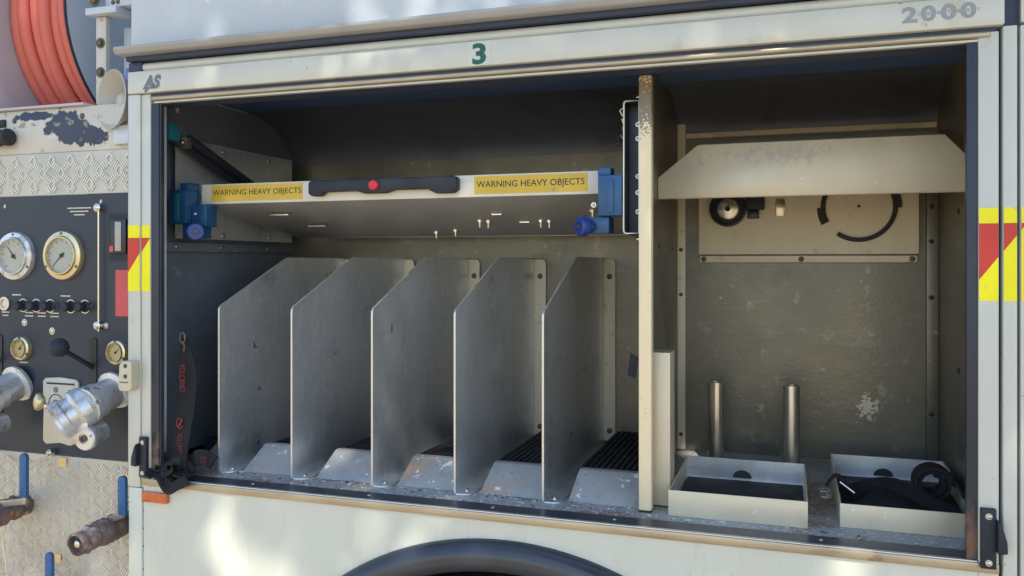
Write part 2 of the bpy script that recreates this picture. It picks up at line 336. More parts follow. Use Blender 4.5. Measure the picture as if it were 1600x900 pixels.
# reflective tape, cut at the frame grooves; the red bar runs diagonally across
def clip_poly(poly, a, b):
    def half(p, keep, xx):
        out = []
        for i in range(len(p)):
            q, r_ = p[i], p[(i + 1) % len(p)]; kq, kr = keep(q[0]), keep(r_[0])
            if kq: out.append(q)
            if kq != kr: t = (xx - q[0]) / (r_[0] - q[0]); out.append((xx, q[1] + t * (r_[1] - q[1])))
        return out
    p = half(poly, lambda x: x >= a, a); return half(p, lambda x: x <= b, b) if p else p
redL = [(-1.4025, 1.706), (-1.3443, 1.706), (-1.4025, 1.628)]
redR = [(.2843, 1.713), (.352, 1.713), (.2843, 1.622)]
for o, a, b, y, tape, z0, z1 in ((FP[0], -1.4015, -1.3705, -.006, redL, 1.587, 1.734), (FP[1], -1.3675, -1.3453, -.002, redL, 1.587, 1.734),
                         (FP[2], .2853, .3125, -.003, redR, 1.590, 1.7376), (FP[3], .3195, .3375, -.006, redR, 1.590, 1.7376), (FP[4], .3445, .94, -.004, redR, 1.590, 1.7376)):
    bx(a, b, y - .0006, y + .001, z0, z1).build('yellow_tape', 'yellow', o)
    p = clip_poly(tape, a, b)
    if len(p) > 2: MB().prism(p, 'Y', y - .0012, y + .001).build('red_tape', 'red', o)
# header box, shutter end roll, recess and drip gutter
H = bx(-1.3985, .320, -.012, .03, 2.0255, 2.0745).build('door_header', 'cream', T, bevel=.003)
lettering('AS', -1.356, -1.306, 2.0325, 2.0635, -.0126, 'greyink', H, .065, 'badge_lettering', shear=.25)
MB().prism([(-1.352, 2.027), (-1.345, 2.027), (-1.338, 2.0335), (-1.325, 2.0335), (-1.325, 2.0385), (-1.347, 2.0385)], 'Y', -.0125, -.011).build('badge_stroke', 'greyink', H)
bx(-.584, -.541, -.0124, -.011, 2.0265, 2.0725).build('number_film', 'clear', H)
lettering('3', -.5765, -.5485, 2.0285, 2.0690, -.0132, 'green', H, .035, 'number_lettering')
for ch, a, b in (('2', .172, .195), ('0', .200, .2225), ('0', .2292, .2517), ('0', .2575, .280)):
    lettering(ch, a, b, 2.0395, 2.0655, -.0126, 'palegreyink', H, .035, 'number_lettering')
for ch, xx in (('C', .1975), ('E', .2113), ('N', .2259), ('T', .2405), ('U', .2546), ('R', .2688), ('Y', .2835)):
    lettering(ch, xx - .0017, xx + .0017, 2.0497, 2.0553, -.0130, 'palegreyink', H, .02, 'small_lettering')
MB().cyl((-1.362, .004, 2.0845), (.320, .004, 2.0845), .0105, 20).build('shutter_tube', 'cream', T, smooth=True)
bx(-1.3985, -1.3625, -.008, .03, 2.0755, 2.095).build('end_cap', 'recess', T, bevel=.001)
bx(-1.3985, .345, .013, .05, 2.0748, 2.20).build('recess_strip', 'recess', T)
bx(-1.340, .302, -.007, .01, 2.0085, 2.0185).build('shutter_bottom_rail', 'sillm', T, bevel=.004, seg=3)
bx(-1.336, .29, -.001, .012, 2.0035, 2.0078).build('shutter_seal', 'cream', T, bevel=.001)
bx(-1.345, .310, .0, .028, 2.019, 2.0254).build('header_recess', 'recess', T)
bx(-1.3985, .345, .0105, .06, 2.004, 2.074).build('header_back', 'recess', T)
MB().prism([(-.048, 2.1225), (-.048, 2.1165), (-.042, 2.1075), (-.036, 2.106), (.012, 2.106), (.012, 2.1225)], 'X', -1.405, .95).build('drip_gutter', 'gutter', T, bevel=.0015)
bx(-1.395, .95, -.02, .013, 2.0962, 2.1057).build('gutter_shade_strip', 'recess', T)  # dark strip paints in the shade under the gutter
bx(-1.4, .95, .0, .03, 2.1228, 2.75).build('upper_panel', 'upper', T, bevel=.003)
bx(.345, .95, .0, .045, 2.03, 2.0976).build('door_header', 'cream', T)
# end wall of the body towards the pump bay
bx(-1.4400, -1.4270, .070, .70, .45, 2.75).build('end_wall', 'cream', T)
# partition sheet of the locker with folded front edge and rear flange
P_ = bx(-.277, -.2735, .12, .658, 1.1725, 2.06).build('partition', 'back', T)
bx(-.2762, -.2516, .094, .119, 1.176, 2.010).build('partition_edge', 'post', P_, bevel=.0025)
bx(-.2732, -.2535, .652, .658, 1.176, 2.04).build('partition_flange', 'flange', P_, bevel=.001)
for z in (1.57, 1.684, 1.214): bolt((-.2645, .652, z), (0, -1, 0), .0035, P_, 'oldbolt')
for y, z in ((.338, 1.688), (.546, 1.686), (.20, 1.90), (.42, 1.94)): bolt((-.2735, y, z), (1, 0, 0), .005, P_, 'oldbolt', .002)
MB().lathe((-.264, .107, 1.1722), (0, 0, 1), [(.017, 0), (.017, .0036)], 4).build('foot_pad', 'black', P_)
# rear rails on the back wall
bx(-.252, .323, .651, .659, 1.9665, 1.979).build('rear_rail', 'flange', T, bevel=.001)
bx(-1.05, -.28, .657, .6595, 1.668, 1.672).build('wall_seam', 'back', T)
bx(.300, .3255, .640, .6585, 1.174, 1.93).build('corner_angle', 'back', T, bevel=.002)
for z in (1.78, 1.70, 1.57, 1.30): bolt((.310, .640, z), (0, -1, 0), .004, T, 'darksteel')
for z in (1.755, 1.43): bolt((.326, .40, z), (-1, 0, 0), .005, T, 'darksteel')
# marker light under the sill
MK = bx(-1.362, -1.294, -.010, .0, 1.1222, 1.1446).build('marker_light', 'orange', T, bevel=.002)

# ================================================================ DIVIDERS
DX = [-1.2368, -1.0453, -.8472, -.657, -.4678]
x = DX[4]
D = thing('shelf_divider', '', 'divider', (x, .37, 1.172), 'upright dividers bolted to the locker floor')
fr = [(.092, 1.1755), (.092, 1.541), (.0935, 1.5475), (.0985, 1.553), (.358, 1.661), (.368, 1.663), (.654, 1.663), (.654, 1.1755)]
pl = MB().prism(fr, 'X', x, x + .003).build('plate', 'alu', D)
ed = MB().ribbon([(x + .0015, a, b) for a, b in [(.0915, 1.178)] + [(p[0] - .0008, p[1] + .0006) for p in fr[1:7]]], (1, 0, 0), .0042, .0012).build('rim', 'edge', pl)
MB().prism(rrect(x + .0032, x + .036, .092, .60, .018, (0, 1, 0, 0)), 'Z', 1.1722, 1.1757).build('foot_flange', 'alu', D, bevel=.0006)
MB().prism(rrect(x + .0032, x + .034, 1.185, 1.660, .012, (0, 0, 1, 0)), 'Y', .652, .6555).build('rear_flange', 'flange', D, bevel=.0008)
for z in (1.6145, 1.211): bolt((x + .0185, .652, z), (0, -1, 0), .005, D, 'oldbolt', .004)
bolt((x + .018, .118, 1.1757), (0, 0, 1), .004, D, 'steel', .004)
divs = [copy_tree(D, (DX[i] - x, 0, 0)) for i in range(4)] + [D]
for o, l in zip(divs, ('scratched aluminium divider plate beside the hanging black strap', 'aluminium divider plate second along from the hanging black strap',
                       'middle one of the five upright aluminium divider plates', 'aluminium divider plate with a pale round scuff in its middle',
                       'aluminium divider plate next to the partition, its pale rear flange fully showing')): o['label'] = l
# ---------------------------------------------------------------- wedges and ribbed mats in each bay
ends = [-1.417] + DX + [-.278]
bay = ['bay with the hanging strap', 'first bay between dividers', 'second bay between dividers', 'third bay between dividers', 'fourth bay between dividers', 'bay beside the partition']
for i in range(6):
    a = ends[i] + (.05 if i else .10); b = ends[i + 1] - .002
    o = MB().prism([(.120, 1.1722), (.197, 1.220), (.215, 1.2202), (.215, 1.2172), (.199, 1.217), (.126, 1.1722)], 'X', a, b)
    ta = .006
    for v in o.bm.verts:
        if abs(v.co.x - a) < 1e-6: v.co.x += (1.22 - v.co.z) * -.10
    o = o.build('wedge_plate', 'wedge', None, bevel=.0006, loc=((a + b) / 2, .16, 1.172))
    tag(o, 'speckled grey sloping floor plate at the mouth of the ' + bay[i], 'floor plate', 'sloping plates at the front of each bay')
    a2, b2 = ends[i] + .040, b - .004; nrib = int((b2 - a2) / .0135)
    pts = []
    for k in range(nrib):
        xx = a2 + k * .0135; pts += [(xx, 1.2085), (xx + .0015, 1.2135), (xx + .0080, 1.2135), (xx + .0095, 1.2085)]
    pts = pts + [(pts[-1][0], 1.1762), (pts[0][0], 1.1762)]
    o = MB().prism(pts, 'Y', .216, .64).build('ribbed_mat', 'rubber', None, loc=((a2 + b2) / 2, .43, 1.1762))
    tag(o, 'black ribbed rubber mat lying behind the sloping plate of the ' + bay[i], 'rubber mat', 'ribbed mats on the bay floors')

def flakes(name, m, n, seed, label):
    rnd = random.Random(seed); b = MB()
    for k in range(n):
        x_ = rnd.uniform(-1.25, .25); y_ = rnd.choice((rnd.uniform(.056, .125), rnd.gauss(.112, .012)))
        y_ = max(.056, min(.135, y_))
        if any(d - .004 < x_ < d + .04 for d in DX) and y_ > .085: continue
        if (-.28 < x_ < -.20 or x_ > -.22) and y_ > .082: continue
        r_ = rnd.uniform(.0012, .0042) * (1 if rnd.random() < .85 else 1.8); nn = rnd.randint(4, 6)
        pts = [(x_ + r_ * rnd.uniform(.6, 1.2) * math.cos(6.283 * q / nn), y_ + r_ * rnd.uniform(.6, 1.2) * math.sin(6.283 * q / nn)) for q in range(nn)]
        b.prism(pts, 'Z', 1.1722, 1.1722 + rnd.uniform(.0006, .0016))
    o = b.build(name, m); tag(o, label, 'debris', None, 'stuff')
flakes('paint_flakes', 'traywhite', 150, 4, 'white paint flakes strewn on the locker floor along the sloping plates')
flakes('dirt_crumbs', 'corroded', 150, 8, 'brown dirt crumbs strewn on the locker floor along the sloping plates')

# ================================================================ PULL-DOWN TRAY
t = thing('pull_down_tray', 'grey pull-down tray with white edge, black handle and yellow warning labels', 'tray', (-.84, .36, 1.72))
slope = -.1667
uz = lambda y: 1.790 + slope * (y - .15)
MB().prism([(.1535, 1.7905), (.57, 1.7205), (.57, 1.735), (.1535, 1.805)], 'X', -1.3275, -.349).build('tray_base', 'underside', t, bevel=.001)
fe = bx(-1.3285, -.348, .148, .1532, 1.7895, 1.8363).build('front_edge', 'traywhite', t, bevel=.0015)
for a, b in ((-1.3285, -1.325), (-.3515, -.348)):
    MB().prism([(.1535, 1.7902), (.57, 1.7202), (.57, 1.766), (.1535, 1.836)], 'X', a, b).build('side_wall', 'alu', t)
bx(-1.3245, -.352, .5685, .5715, 1.7205, 1.766).build('rear_wall', 'alu', t)
for a, b in ((-1.3000, -1.0520), (-.6340, -.3890)):
    lb = bx(a, b, .1472, .1482, 1.7955, 1.8328).build('warning_label', 'yellowlab', t)
    lettering('WARNING HEAVY OBJECTS', a + .004 if a < -1 else a + .005, b - .003 if a < -1 else b - .006, 1.8052, 1.8225, .1468, 'ink', lb, .004)
hp = [(-1.0247, 1.830), (-1.0247, 1.806), (-1.017, 1.7995), (-.995, 1.7995), (-.985, 1.8085), (-.905, 1.8085), (-.885, 1.8025), (-.835, 1.8025), (-.815, 1.8085),
      (-.735, 1.8085), (-.715, 1.7985), (-.675, 1.7985), (-.6658, 1.806), (-.6658, 1.829), (-.671, 1.834), (-1.019, 1.834)]
hn = MB().prism(hp, 'Y', .126, .1478).build('handle', 'black', t, bevel=.003)
MB().lathe((-.8590, .1262, 1.8195), (0, -1, 0), [(.0115, 0), (.0115, .006), (.009, .0085), (0.0005, .009)], 18).build('button', 'redbutton', hn, smooth=True)
for (a, y) in ((-1.177, .243), (-1.155, .376)):      # pressed tabs under the tray
    z = uz(y)
    MB().prism([(y - .003, z - .006), (y + .012, uz(y + .012) + .002), (y + .012, uz(y + .012) - .001), (y - .003, z - .009)], 'X', a - .026, a + .026).build('pressed_tab', 'galv', t)
for a, y in ((-.879, .508), (-.816, .487), (-.709, .38), (-.690, .388), (-.559, .391), (-.540, .398), (-.413, .30)):
    z = uz(y); MB().lathe((a, y, z + .002), (0, 0, -1), [(.008, 0), (.008, .005), (.0032, .005), (.0032, .017), (.002, .019)], 10).build('hanging_bolt', 'galv', t, smooth=True)
for a, y in ((-.640, .304), (-.60, .39)):
    z = uz(y); MB().prism([(y, z - .001), (y + .004, z - .001), (y + .004, z - .004), (y, z - .004)], 'X', a - .012, a + .012).build('pressed_tab', 'galv', t)
# left swing mechanism
MT = thing('tray_mount', 'folded metal mount on the dark side wall carrying the blue tray hinge', 'mount', (-1.40, .35, 1.71), 'side mounts of the pull-down tray')
bx(-1.3865, -1.384, .128, .612, 1.7095, 1.950).build('mount_plate', 'alu', MT)
bx(-1.4175, -1.3867, .608, .612, 1.7095, 1.950).build('return_flange', 'alu', MT)
bx(-1.3872, -1.3833, .1265, .129, 1.7095, 1.950).build('front_edge', 'edge', MT)
for y, z in ((.30, 1.935), (.50, 1.935), (.30, 1.72), (.5, 1.72)): bolt((-1.384, y, z), (1, 0, 0), .004, MT)
def hinge(xs, sx, label, arm):
    """xs = face of the mount, sx = direction towards the tray"""
    X = lambda d: xs + sx * d
    def b(d0, d1, *r): return MB().box(min(X(d0), X(d1)), max(X(d0), X(d1)), *r)
    hb = b(.002, .050, .100, .150, 1.742, 1.822).build('hinge_block', 'blue', t, bevel=.003); h = hb
    b(.018, .032, .096, .101, 1.748, 1.812).build('cover_plate', 'teal' if sx > 0 else 'blue', hb, bevel=.001)
    b(.026, .052, .108, .146, 1.8215, 1.838).build('top_bracket', 'blue', h, bevel=.002)
    b(.030, .075, .112, .160, 1.708, 1.7415).build('lower_bracket', 'blue', h, bevel=.002)
    if sx > 0: b(.0505, .092, .118, .158, 1.735, 1.786).build('link_plate', 'blue', h, bevel=.002)
    MB().lathe((X(.072), .102, 1.722), (sx * .75, -.66, 0), [(.010, -.012), (.013, .0), (.0185, .002), (.020, .005), (.020, .016), (.0175, .019), (.008, .019), (.0075, .017), (.0004, .017)], 24).build('knob', 'blueknob', h, smooth=True)
    bolt((X(.072), .102, 1.722) if False else tuple(Vector((X(.072), .102, 1.722)) + Vector((sx * .75, -.66, 0)) * .0175), (sx * .75, -.66, 0), .0035, h, 'oldbolt')
    bolt((X(.062), .1178, 1.765), (0, -1, 0), .0035, h)
    return h
h1 = hinge(-1.384, 1, 'blue tray hinge and round knob on the dark side wall mount', True)
h2 = hinge(-.3075, -1, 'blue tray hinge and round knob beside the partition', False)
# lifting arm with gas strut
am = thing('lifting_arm', 'dark diagonal lifting arm with teal pivot above the tray', 'arm', (-1.36, .2, 1.86))
bx(-1.3825, -1.352, .068, .104, 1.934, 1.972).build('pivot_block', 'teal', am, bevel=.004)
MB().ribbon([(-1.367, .09, 1.945), (-1.355, .36, 1.842), (-1.35, .50, 1.788)], (0, .25, 1), .022, .010).build('arm_bar', 'darksteel', am, bevel=.001)
MB().cyl((-1.352, .13, 1.944), (-1.345, .44, 1.828), .011, 14).build('strut_tube', 'black', am, smooth=True)
MB().cyl((-1.353, .10, 1.948), (-1.352, .14, 1.938), .0055, 10).build('strut_rod', 'steel', am, smooth=True)
bx(-1.366, -1.344, .112, .135, 1.920, 1.946).build('strut_clevis', 'oldbolt', am, bevel=.003)
bolt((-1.355, .112, 1.933), (0, -1, 0), .004, am)
# right mount: open channel on the partition, its white edge towards the door
MR = thing('tray_mount', 'black-lined open channel with white rim bolted to the partition', 'mount', (-.29, .2, 1.706), 'side mounts of the pull-down tray')
for a in ((-.3075, -.3045, .104, .56, 1.7065, 1.965), (-.3043, -.2772, .104, .56, 1.7065, 1.7095), (-.3043, -.2772, .104, .56, 1.962, 1.965)):
    bx(*a).build('channel_side', 'darksteel', MR)
bx(-.3043, -.2772, .150, .152, 1.7097, 1.9618).build('channel_back', 'panel', MR)
ri = MB()
ri.tube([(p[0], .1035, p[1]) for p in rrect(-.3068, -.2765, 1.7075, 1.964, .006, (1, 0, 0, 1))[:] if True], .0017, 6, closed=True)
ri.build('rim', 'edge', MR, smooth=True)
for z in (1.925, 1.897, 1.822, 1.79, 1.752):
    for xx in (-.287,): bolt((xx, .150, z), (0, -1, 0), .0032, MR)
for z in (1.974, 1.697): bolt((-.2785, .125, z), (-1, 0, 0), .005, MR, 'steel', .006)
# clear cable-tie clips hanging behind it
ck = MB()
for k in range(5): ck.tube([(-.333 - .008 * math.sin(k * 2), .26 + .006 * k, 1.985 - .016 * k), (-.345 + .006 * math.sin(k), .26, 1.975 - .018 * k), (-.336, .265, 1.955 - .014 * k), (-.33, .27, 1.935 - .012 * k)], .0022, 6)
o = ck.build('cable_clips', 'steel', None, smooth=True, loc=(-.34, .26, 1.93)); tag(o, 'pale twisted cable ties sticking out behind the black channel', 'cable ties')

# ================================================================ RIGHT COMPARTMENT
sh = thing('overhead_shelf', 'satin metal overhead shelf with deep clipped-corner front lip', 'shelf', (.03, .49, 1.79))
MB().prism([(-.2725, 1.790), (.3235, 1.790), (.3235, 1.862), (.287, 1.9025), (-.188, 1.9025), (-.2725, 1.835)], 'Y', .318, .321).build('front_lip', 'hood', sh, bevel=.0008)
MB().prism([(.3212, 1.899), (.650, 1.963), (.650, 1.966), (.3212, 1.9022)], 'X', -.185, .285).build('shelf_plate', 'hood', sh)
bx(-.2722, .323, .3212, .335, 1.789, 1.7915).build('lip_return', 'hood', sh)
tp = thing('tool_plate', 'pale metal plate on the locker back wall with round tool holders', 'plate', (.03, .65, 1.65))
MB().prism(rrect(-.219, .284, 1.6715, 1.93, .004), 'Y', .640, .650).build('plate', 'flange', tp, bevel=.001)
st = MB().prism(rrect(-.2165, .2815, 1.6515, 1.6675, .004), 'Y', .648, .6590).build('lower_strip', 'flange', tp, bevel=.001)
for xx in (-.207, .025, .271): bolt((xx, .648, 1.6595), (0, -1, 0), .0048, st, 'oldbolt')
hd = MB().lathe((-.147, .640, 1.784), (0, -1, 0), [(.044, 0), (.044, .020), (.039, .022), (.0375, .020), (.0375, .004)], 36, close=False).build('holder_ring', 'darksteel', tp, smooth=True)
MB().lathe((-.147, .640, 1.784), (0, -1, 0), [(.0372, 0), (.0372, .006), (.030, .007)], 32).build('holder_seat', 'black', hd, smooth=True)
MB().lathe((-.147, .633, 1.784), (0, -1, 0), [(.026, 0), (.026, .005), (.022, .007), (.0005, .007)], 28).build('holder_hub', 'galv', hd, smooth=True)
MB().lathe((-.147, .6258, 1.784), (0, -1, 0), [(.0065, 0), (.0065, .004)], 14).build('holder_bolt', 'black', hd)
bx(-.104, -.060, .612, .640, 1.780, 1.83).build('clamp_block', 'black', tp, bevel=.003)
bx(-.100, -.073, .620, .640, 1.759, 1.779).build('clamp_foot', 'darksteel', tp, bevel=.002)
MB().prism([(-.034, 1.764), (-.013, 1.764), (-.011, 1.79), (-.014, 1.806), (-.033, 1.806), (-.036, 1.79)], 'Y', .634, .640).build('spring_clip', 'galv', tp, bevel=.002)
bx(-.0345, -.0125, .626, .6335, 1.784, 1.786).build('clip_bar', 'steel', tp)
def ringarc(r0, r1, a0, a1, nm):
    n = 22; p = [(.154 + r1 * math.cos(R(a0 + (a1 - a0) * i / n)), 1.785 + r1 * math.sin(R(a0 + (a1 - a0) * i / n))) for i in range(n + 1)]
    p += [(.154 + r0 * math.cos(R(a1 + (a0 - a1) * i / n)), 1.785 + r0 * math.sin(R(a1 + (a0 - a1) * i / n))) for i in range(n + 1)]
    MB().prism(p, 'Y', .634, .640).build(nm, 'toolring', tp)
ringarc(.0745, .085, 234, 357, 'foam_arc'); ringarc(.0740, .093, 357, 405, 'foam_arc'); ringarc(.0740, .085, 135, 182, 'foam_arc'); ringarc(.0745, .0935, 182, 208, 'foam_arc')
MB().cyl((.154, .6405, 1.785), (.154, .6385, 1.785), .0035, 12).build('centre_hole', 'ink', tp)
for nm, xx in (('beside the upright channel', -.1645), ('nearer the locker side wall', .0028)):
    o = thing('upright_tube', 'shiny hollow metal tube standing up behind the tray, ' + nm, 'tube', (xx, .50, 1.172), 'upright tubes standing on the locker floor')
    MB().lathe((xx, .50, 1.1722), (0, 0, 1), [(.018, 0), (.018, .198), (.0155, .198), (.0155, .12)], 28, close=False).build('tube_wall', 'galv', o, smooth=True)
    MB().lathe((xx, .50, 1.1722), (0, 0, 1), [(.028, 0), (.028, .003), (.0185, .004)], 24).build('base_ring', 'darksteel', o, smooth=True)
    MB().lathe((xx, .50, 1.366), (0, 0, 1), [(.0186, 0), (.0186, .006), (.0160, .006)], 24, close=False).build('rim', 'galv', o, smooth=True)
def tray(x0, x1, y0, y1, h, hb, label):
    o = thing('open_tray', label, 'tray', ((x0 + x1) / 2, (y0 + y1) / 2, 1.172), 'shallow open trays on the locker floor')
    z = 1.1725; k = .0025
    bx(x0, x1, y0, y0 + k, z, z + h).build('front_wall', 'hood', o, bevel=.0008)
    hole = [(x0 + .0005, z), (x1 - .0005, z), (x1 - .0005, z + hb), (x0 + .0005, z + hb)]
    MB().prism(hole, 'Y', y1 - k, y1).build('rear_wall', 'alu', o)
    for a in (x0, x1 - k): MB().prism([(y0 + k + .0003, z), (y1 - k - .0003, z), (y1 - k - .0003, z + hb), (y0 + k + .0003, z + h)], 'X', a, a + k).build('side_wall', 'hood', o)
    bx(x0 + k, x1 - k, y0 + k, y1 - k, z, z + .003).build('tray_floor', 'alu', o)
    bx(x0 + k + .002, x1 - k - .002, y0 + k + .002, y1 - k - .02, z + .0035, z + .009).build('rubber_liner', 'rubber', o, bevel=.001)
    c = (x0 + x1) / 2 - .005
    MB().prism([(c + .020 * math.cos(R(a)), z + .009 + .017 * math.sin(R(a))) for a in range(0, 181, 15)], 'Y', y1 - k - .0008, y1 - k + .0002).build('drain_notch', 'ink', o)
    return o
tray(-.219, .0300, .0895, .385, .0485, .0490, 'shallow metal tray with black liner beside the upright channel')
tray(.0850, .3125, .118, .50, .043, .050, 'shallow metal tray holding a coiled black strap')
uc = thing('upright_channel', 'short upright metal channel standing against the partition', 'channel', (-.245, .17, 1.172))
bx(-.2705, -.2225, .140, .1425, 1.1755, 1.4745).build('front_face', 'hood', uc, bevel=.0008)
bx(-.2250, -.2225, .1428, .205, 1.1755, 1.4745).build('side_face', 'hood', uc)
bx(-.2705, -.2252, .143, .205, 1.4722, 1.4745).build('top_cap', 'alu', uc)
bx(-.2705, -.2252, .148, .205, 1.1722, 1.1755).build('foot', 'black', uc)
# strap bundle in the second tray
sb = thing('coiled_strap', 'black strap bundled in the tray with chrome buckles trailing over its edge', 'strap', (.2, .3, 1.18))
def wob(n, f): return [f(i / (n - 1)) for i in range(n)]
MB().ribbon(wob(16, lambda u: (.100 + .19 * u, .27 + .06 * math.sin(5 * u), 1.193 + .018 * math.sin(3.1 * u) ** 2)), (0, 1, .3), .035, .004).build('strap_run', 'webbing', sb, smooth=True)
MB().ribbon(wob(40, lambda u: (.262 + (.036 - .018 * u) * math.cos(14 * u), .30 + .01 * u, 1.222 + (.034 - .017 * u) * math.sin(14 * u))), (0, 1, 0), .05, .006).build('strap_coil', 'webbing', sb, smooth=True)
MB().ribbon(wob(14, lambda u: (.285 + .035 * u, .27 - .01 * u, 1.235 - .012 * u + .01 * math.sin(6 * u))), (0, 1, .4), .035, .004).build('strap_end', 'webbing', sb, smooth=True)
MB().ribbon(wob(14, lambda u: (.118 - .052 * u, .26 - .02 * u, 1.195 + .045 * math.sin(2.6 * u) - .005)), (0, 1, 0), .02, .003).build('strap_tail', 'webbing', sb, smooth=True)
for z, xx in ((1.193, .066), (1.204, .064)): MB().tube(rrect(xx - .010, xx + .008, .235, .255, .004) and [(p[0], p[1], z) for p in rrect(xx - .010, xx + .008, .235, .255, .004)], .0022, 6, closed=True).build('buckle', 'steel', sb, smooth=True)
MB().cyl((.092, .25, 1.222), (.118, .24, 1.205), .0025, 8).build('buckle_pin', 'steel', sb, smooth=True)
# tag hanging behind the partition
o = MB().prism([(-.336, 1.405), (-.318, 1.400), (-.312, 1.445), (-.330, 1.455)], 'Y', .30, .303).build('hanging_tag', 'black', None, loc=(-.325, .30, 1.40))
tag(o, 'small black tab sticking out behind the partition post', 'tab')

# ================================================================ HANGING STRAP
hs = thing('hanging_strap', 'black webbing strap with red print hanging by the shutter guide and piled on the sill', 'strap', (-1.29, .03, 1.175))
st = MB().ribbon(wob(30, lambda u: (-1.293 + .006 * math.sin(4 * u) - .006 * u, .045 + .008 * math.sin(5 * u), 1.482 - .285 * u)), (1, .15, 0),
            [.016 + .028 * min(1, (i / 29) * 3.5) ** .8 for i in range(30)], .0028).build('strap_band', 'webbing', hs, smooth=True)
lettering('VOLCANO', -1.300, -1.284, 1.362, 1.424, .0375, 'redprint', st, .01, turn=1)
lettering('VOLCANO', -1.305, -1.290, 1.222, 1.268, .0360, 'redprint', st, .01, turn=1)
MB().tube([(-1.297 + .0085 * math.cos(R(a)), .0362, 1.291 + .011 * math.sin(R(a))) for a in range(30, 340, 25)], .0018, 5).build('printed_ring', 'redprint', st)
MB().ribbon([(-1.300, .0362, 1.285), (-1.296, .0362, 1.290), (-1.293, .0362, 1.297)], (1, 0, 0), .006, .001).build('printed_mark', 'redprint', st)
MB().tube([(-1.293 + .007 * math.cos(R(a)), .040, 1.482 + .012 * math.sin(R(a))) for a in range(0, 360, 30)], .0022, 8, closed=True).build('clip_ring', 'oldbolt', hs, smooth=True)
MB().tube([(-1.288, .034, 1.475), (-1.283, .034, 1.465), (-1.285, .034, 1.452)], .002, 6).build('clip_hook', 'oldbolt', hs, smooth=True)
def folded(seed, c, ext, n, turns, w):
    r_ = random.Random(seed); ph = [r_.uniform(0, 6.28) for _ in range(6)]
    pth = wob(n, lambda u: (c[0] + ext[0] * math.sin(turns * 6.28 * u + ph[0]) * (1 - .25 * u), c[1] + ext[1] * math.sin(turns * 4.1 * u + ph[1]), c[2] + ext[2] * math.sin(turns * 5.3 * u + ph[2]) ))
    wv = [(.5 * math.sin(3 * k / n * 6.28 + ph[3]), .8, .55 + .4 * math.sin(2 * k / n * 6.28 + ph[4])) for k in range(n)]
    return MB().ribbon(pth, wv, w, .0035)
folded(5, (-1.302, .012, 1.196), (.032, .020, .014), 90, 2.2, .034).build('strap_fold', 'webbing', hs, smooth=True, ang=75)
folded(9, (-1.288, .022, 1.200), (.034, .016, .012), 80, 1.7, .036).build('strap_fold', 'webbing', hs, smooth=True, ang=75)
folded(14, (-1.312, -.004, 1.184), (.026, .008, .010), 60, 1.3, .034).build('strap_fold', 'webbing', hs, smooth=True, ang=75)
MB().ribbon(wob(16, lambda u: (-1.292 + .066 * u, .040 + .02 * u + .004 * math.sin(9 * u), 1.203 + .010 * math.sin(2.8 * u) - .004 * math.sin(8 * u))), (.05, .35, .95), .032, .005).build('strap_end', 'webbing', hs, smooth=True)
lettering('VOLCANO', -1.248, -1.232, 1.202, 1.220, .0440, 'redprint', hs, .01, turn=1)
MB().ribbon(wob(18, lambda u: (-1.312 + .074 * u, -.010 - .008 * math.sin(3 * u), 1.186 - .024 * math.sin(3.1 * u) + .003 * math.sin(11 * u))), (.0, .45, .9), .024, .004).build('strap_loop', 'webbing', hs, smooth=True)

# ================================================================ LATCHES, CATCH
def latch(x0, x1, z0, z1, side, label):
    o = thing('shutter_latch', label, 'latch', ((x0 + x1) / 2, -.01, z0), 'black latch blocks at the foot of the shutter guides')
    bx(x0, x1, -.012, -.0035, z0, z1).build('latch_plate', 'black', o, bevel=.0015)
    xa = x0 if side < 0 else x1
    MB().prism([(xa, z0 + (z1 - z0) * .28), (xa + side * .014, z0 + (z1 - z0) * .30), (xa + side * .013, z0 + (z1 - z0) * .5), (xa + side * .005, z0 + (z1 - z0) * .78), (xa, z0 + (z1 - z0) * .85)], 'Y', -.022, -.0072).build('thumb_lever', 'black', o, bevel=.002)
    for z in (z0 + .010, z1 - .012): bolt(((x0 + x1) / 2, -.012, z), (0, -1, 0), .0035, o)
latch(-1.3670, -1.3470, 1.176, 1.2655, -1, 'black latch block at the foot of the shutter guide by the hanging strap')
latch(.2862, .3085, 1.166, 1.2615, 1, 'black latch block at the foot of the shutter guide by the coiled strap')
ca = thing('door_catch', 'cream plastic catch screwed to the frame post beside the gauges', 'catch', (-1.39, -.02, 1.37))
MB().prism([(-1.4025, 1.425), (-1.396, 1.4345), (-1.372, 1.4345), (-1.369, 1.43), (-1.369, 1.375), (-1.378, 1.368), (-1.402, 1.368), (-1.4065, 1.38)], 'Y', -.032, -.0065).build('catch_body', 'catchm', ca, bevel=.003)
for z in (1.424, 1.401): bolt((-1.385, -.0325, z), (0, -1, 0), .0032, ca, 'oldbolt')
bx(-1.400, -1.378, -.0335, -.031, 1.387, 1.3885).build('catch_slot', 'ink', ca)

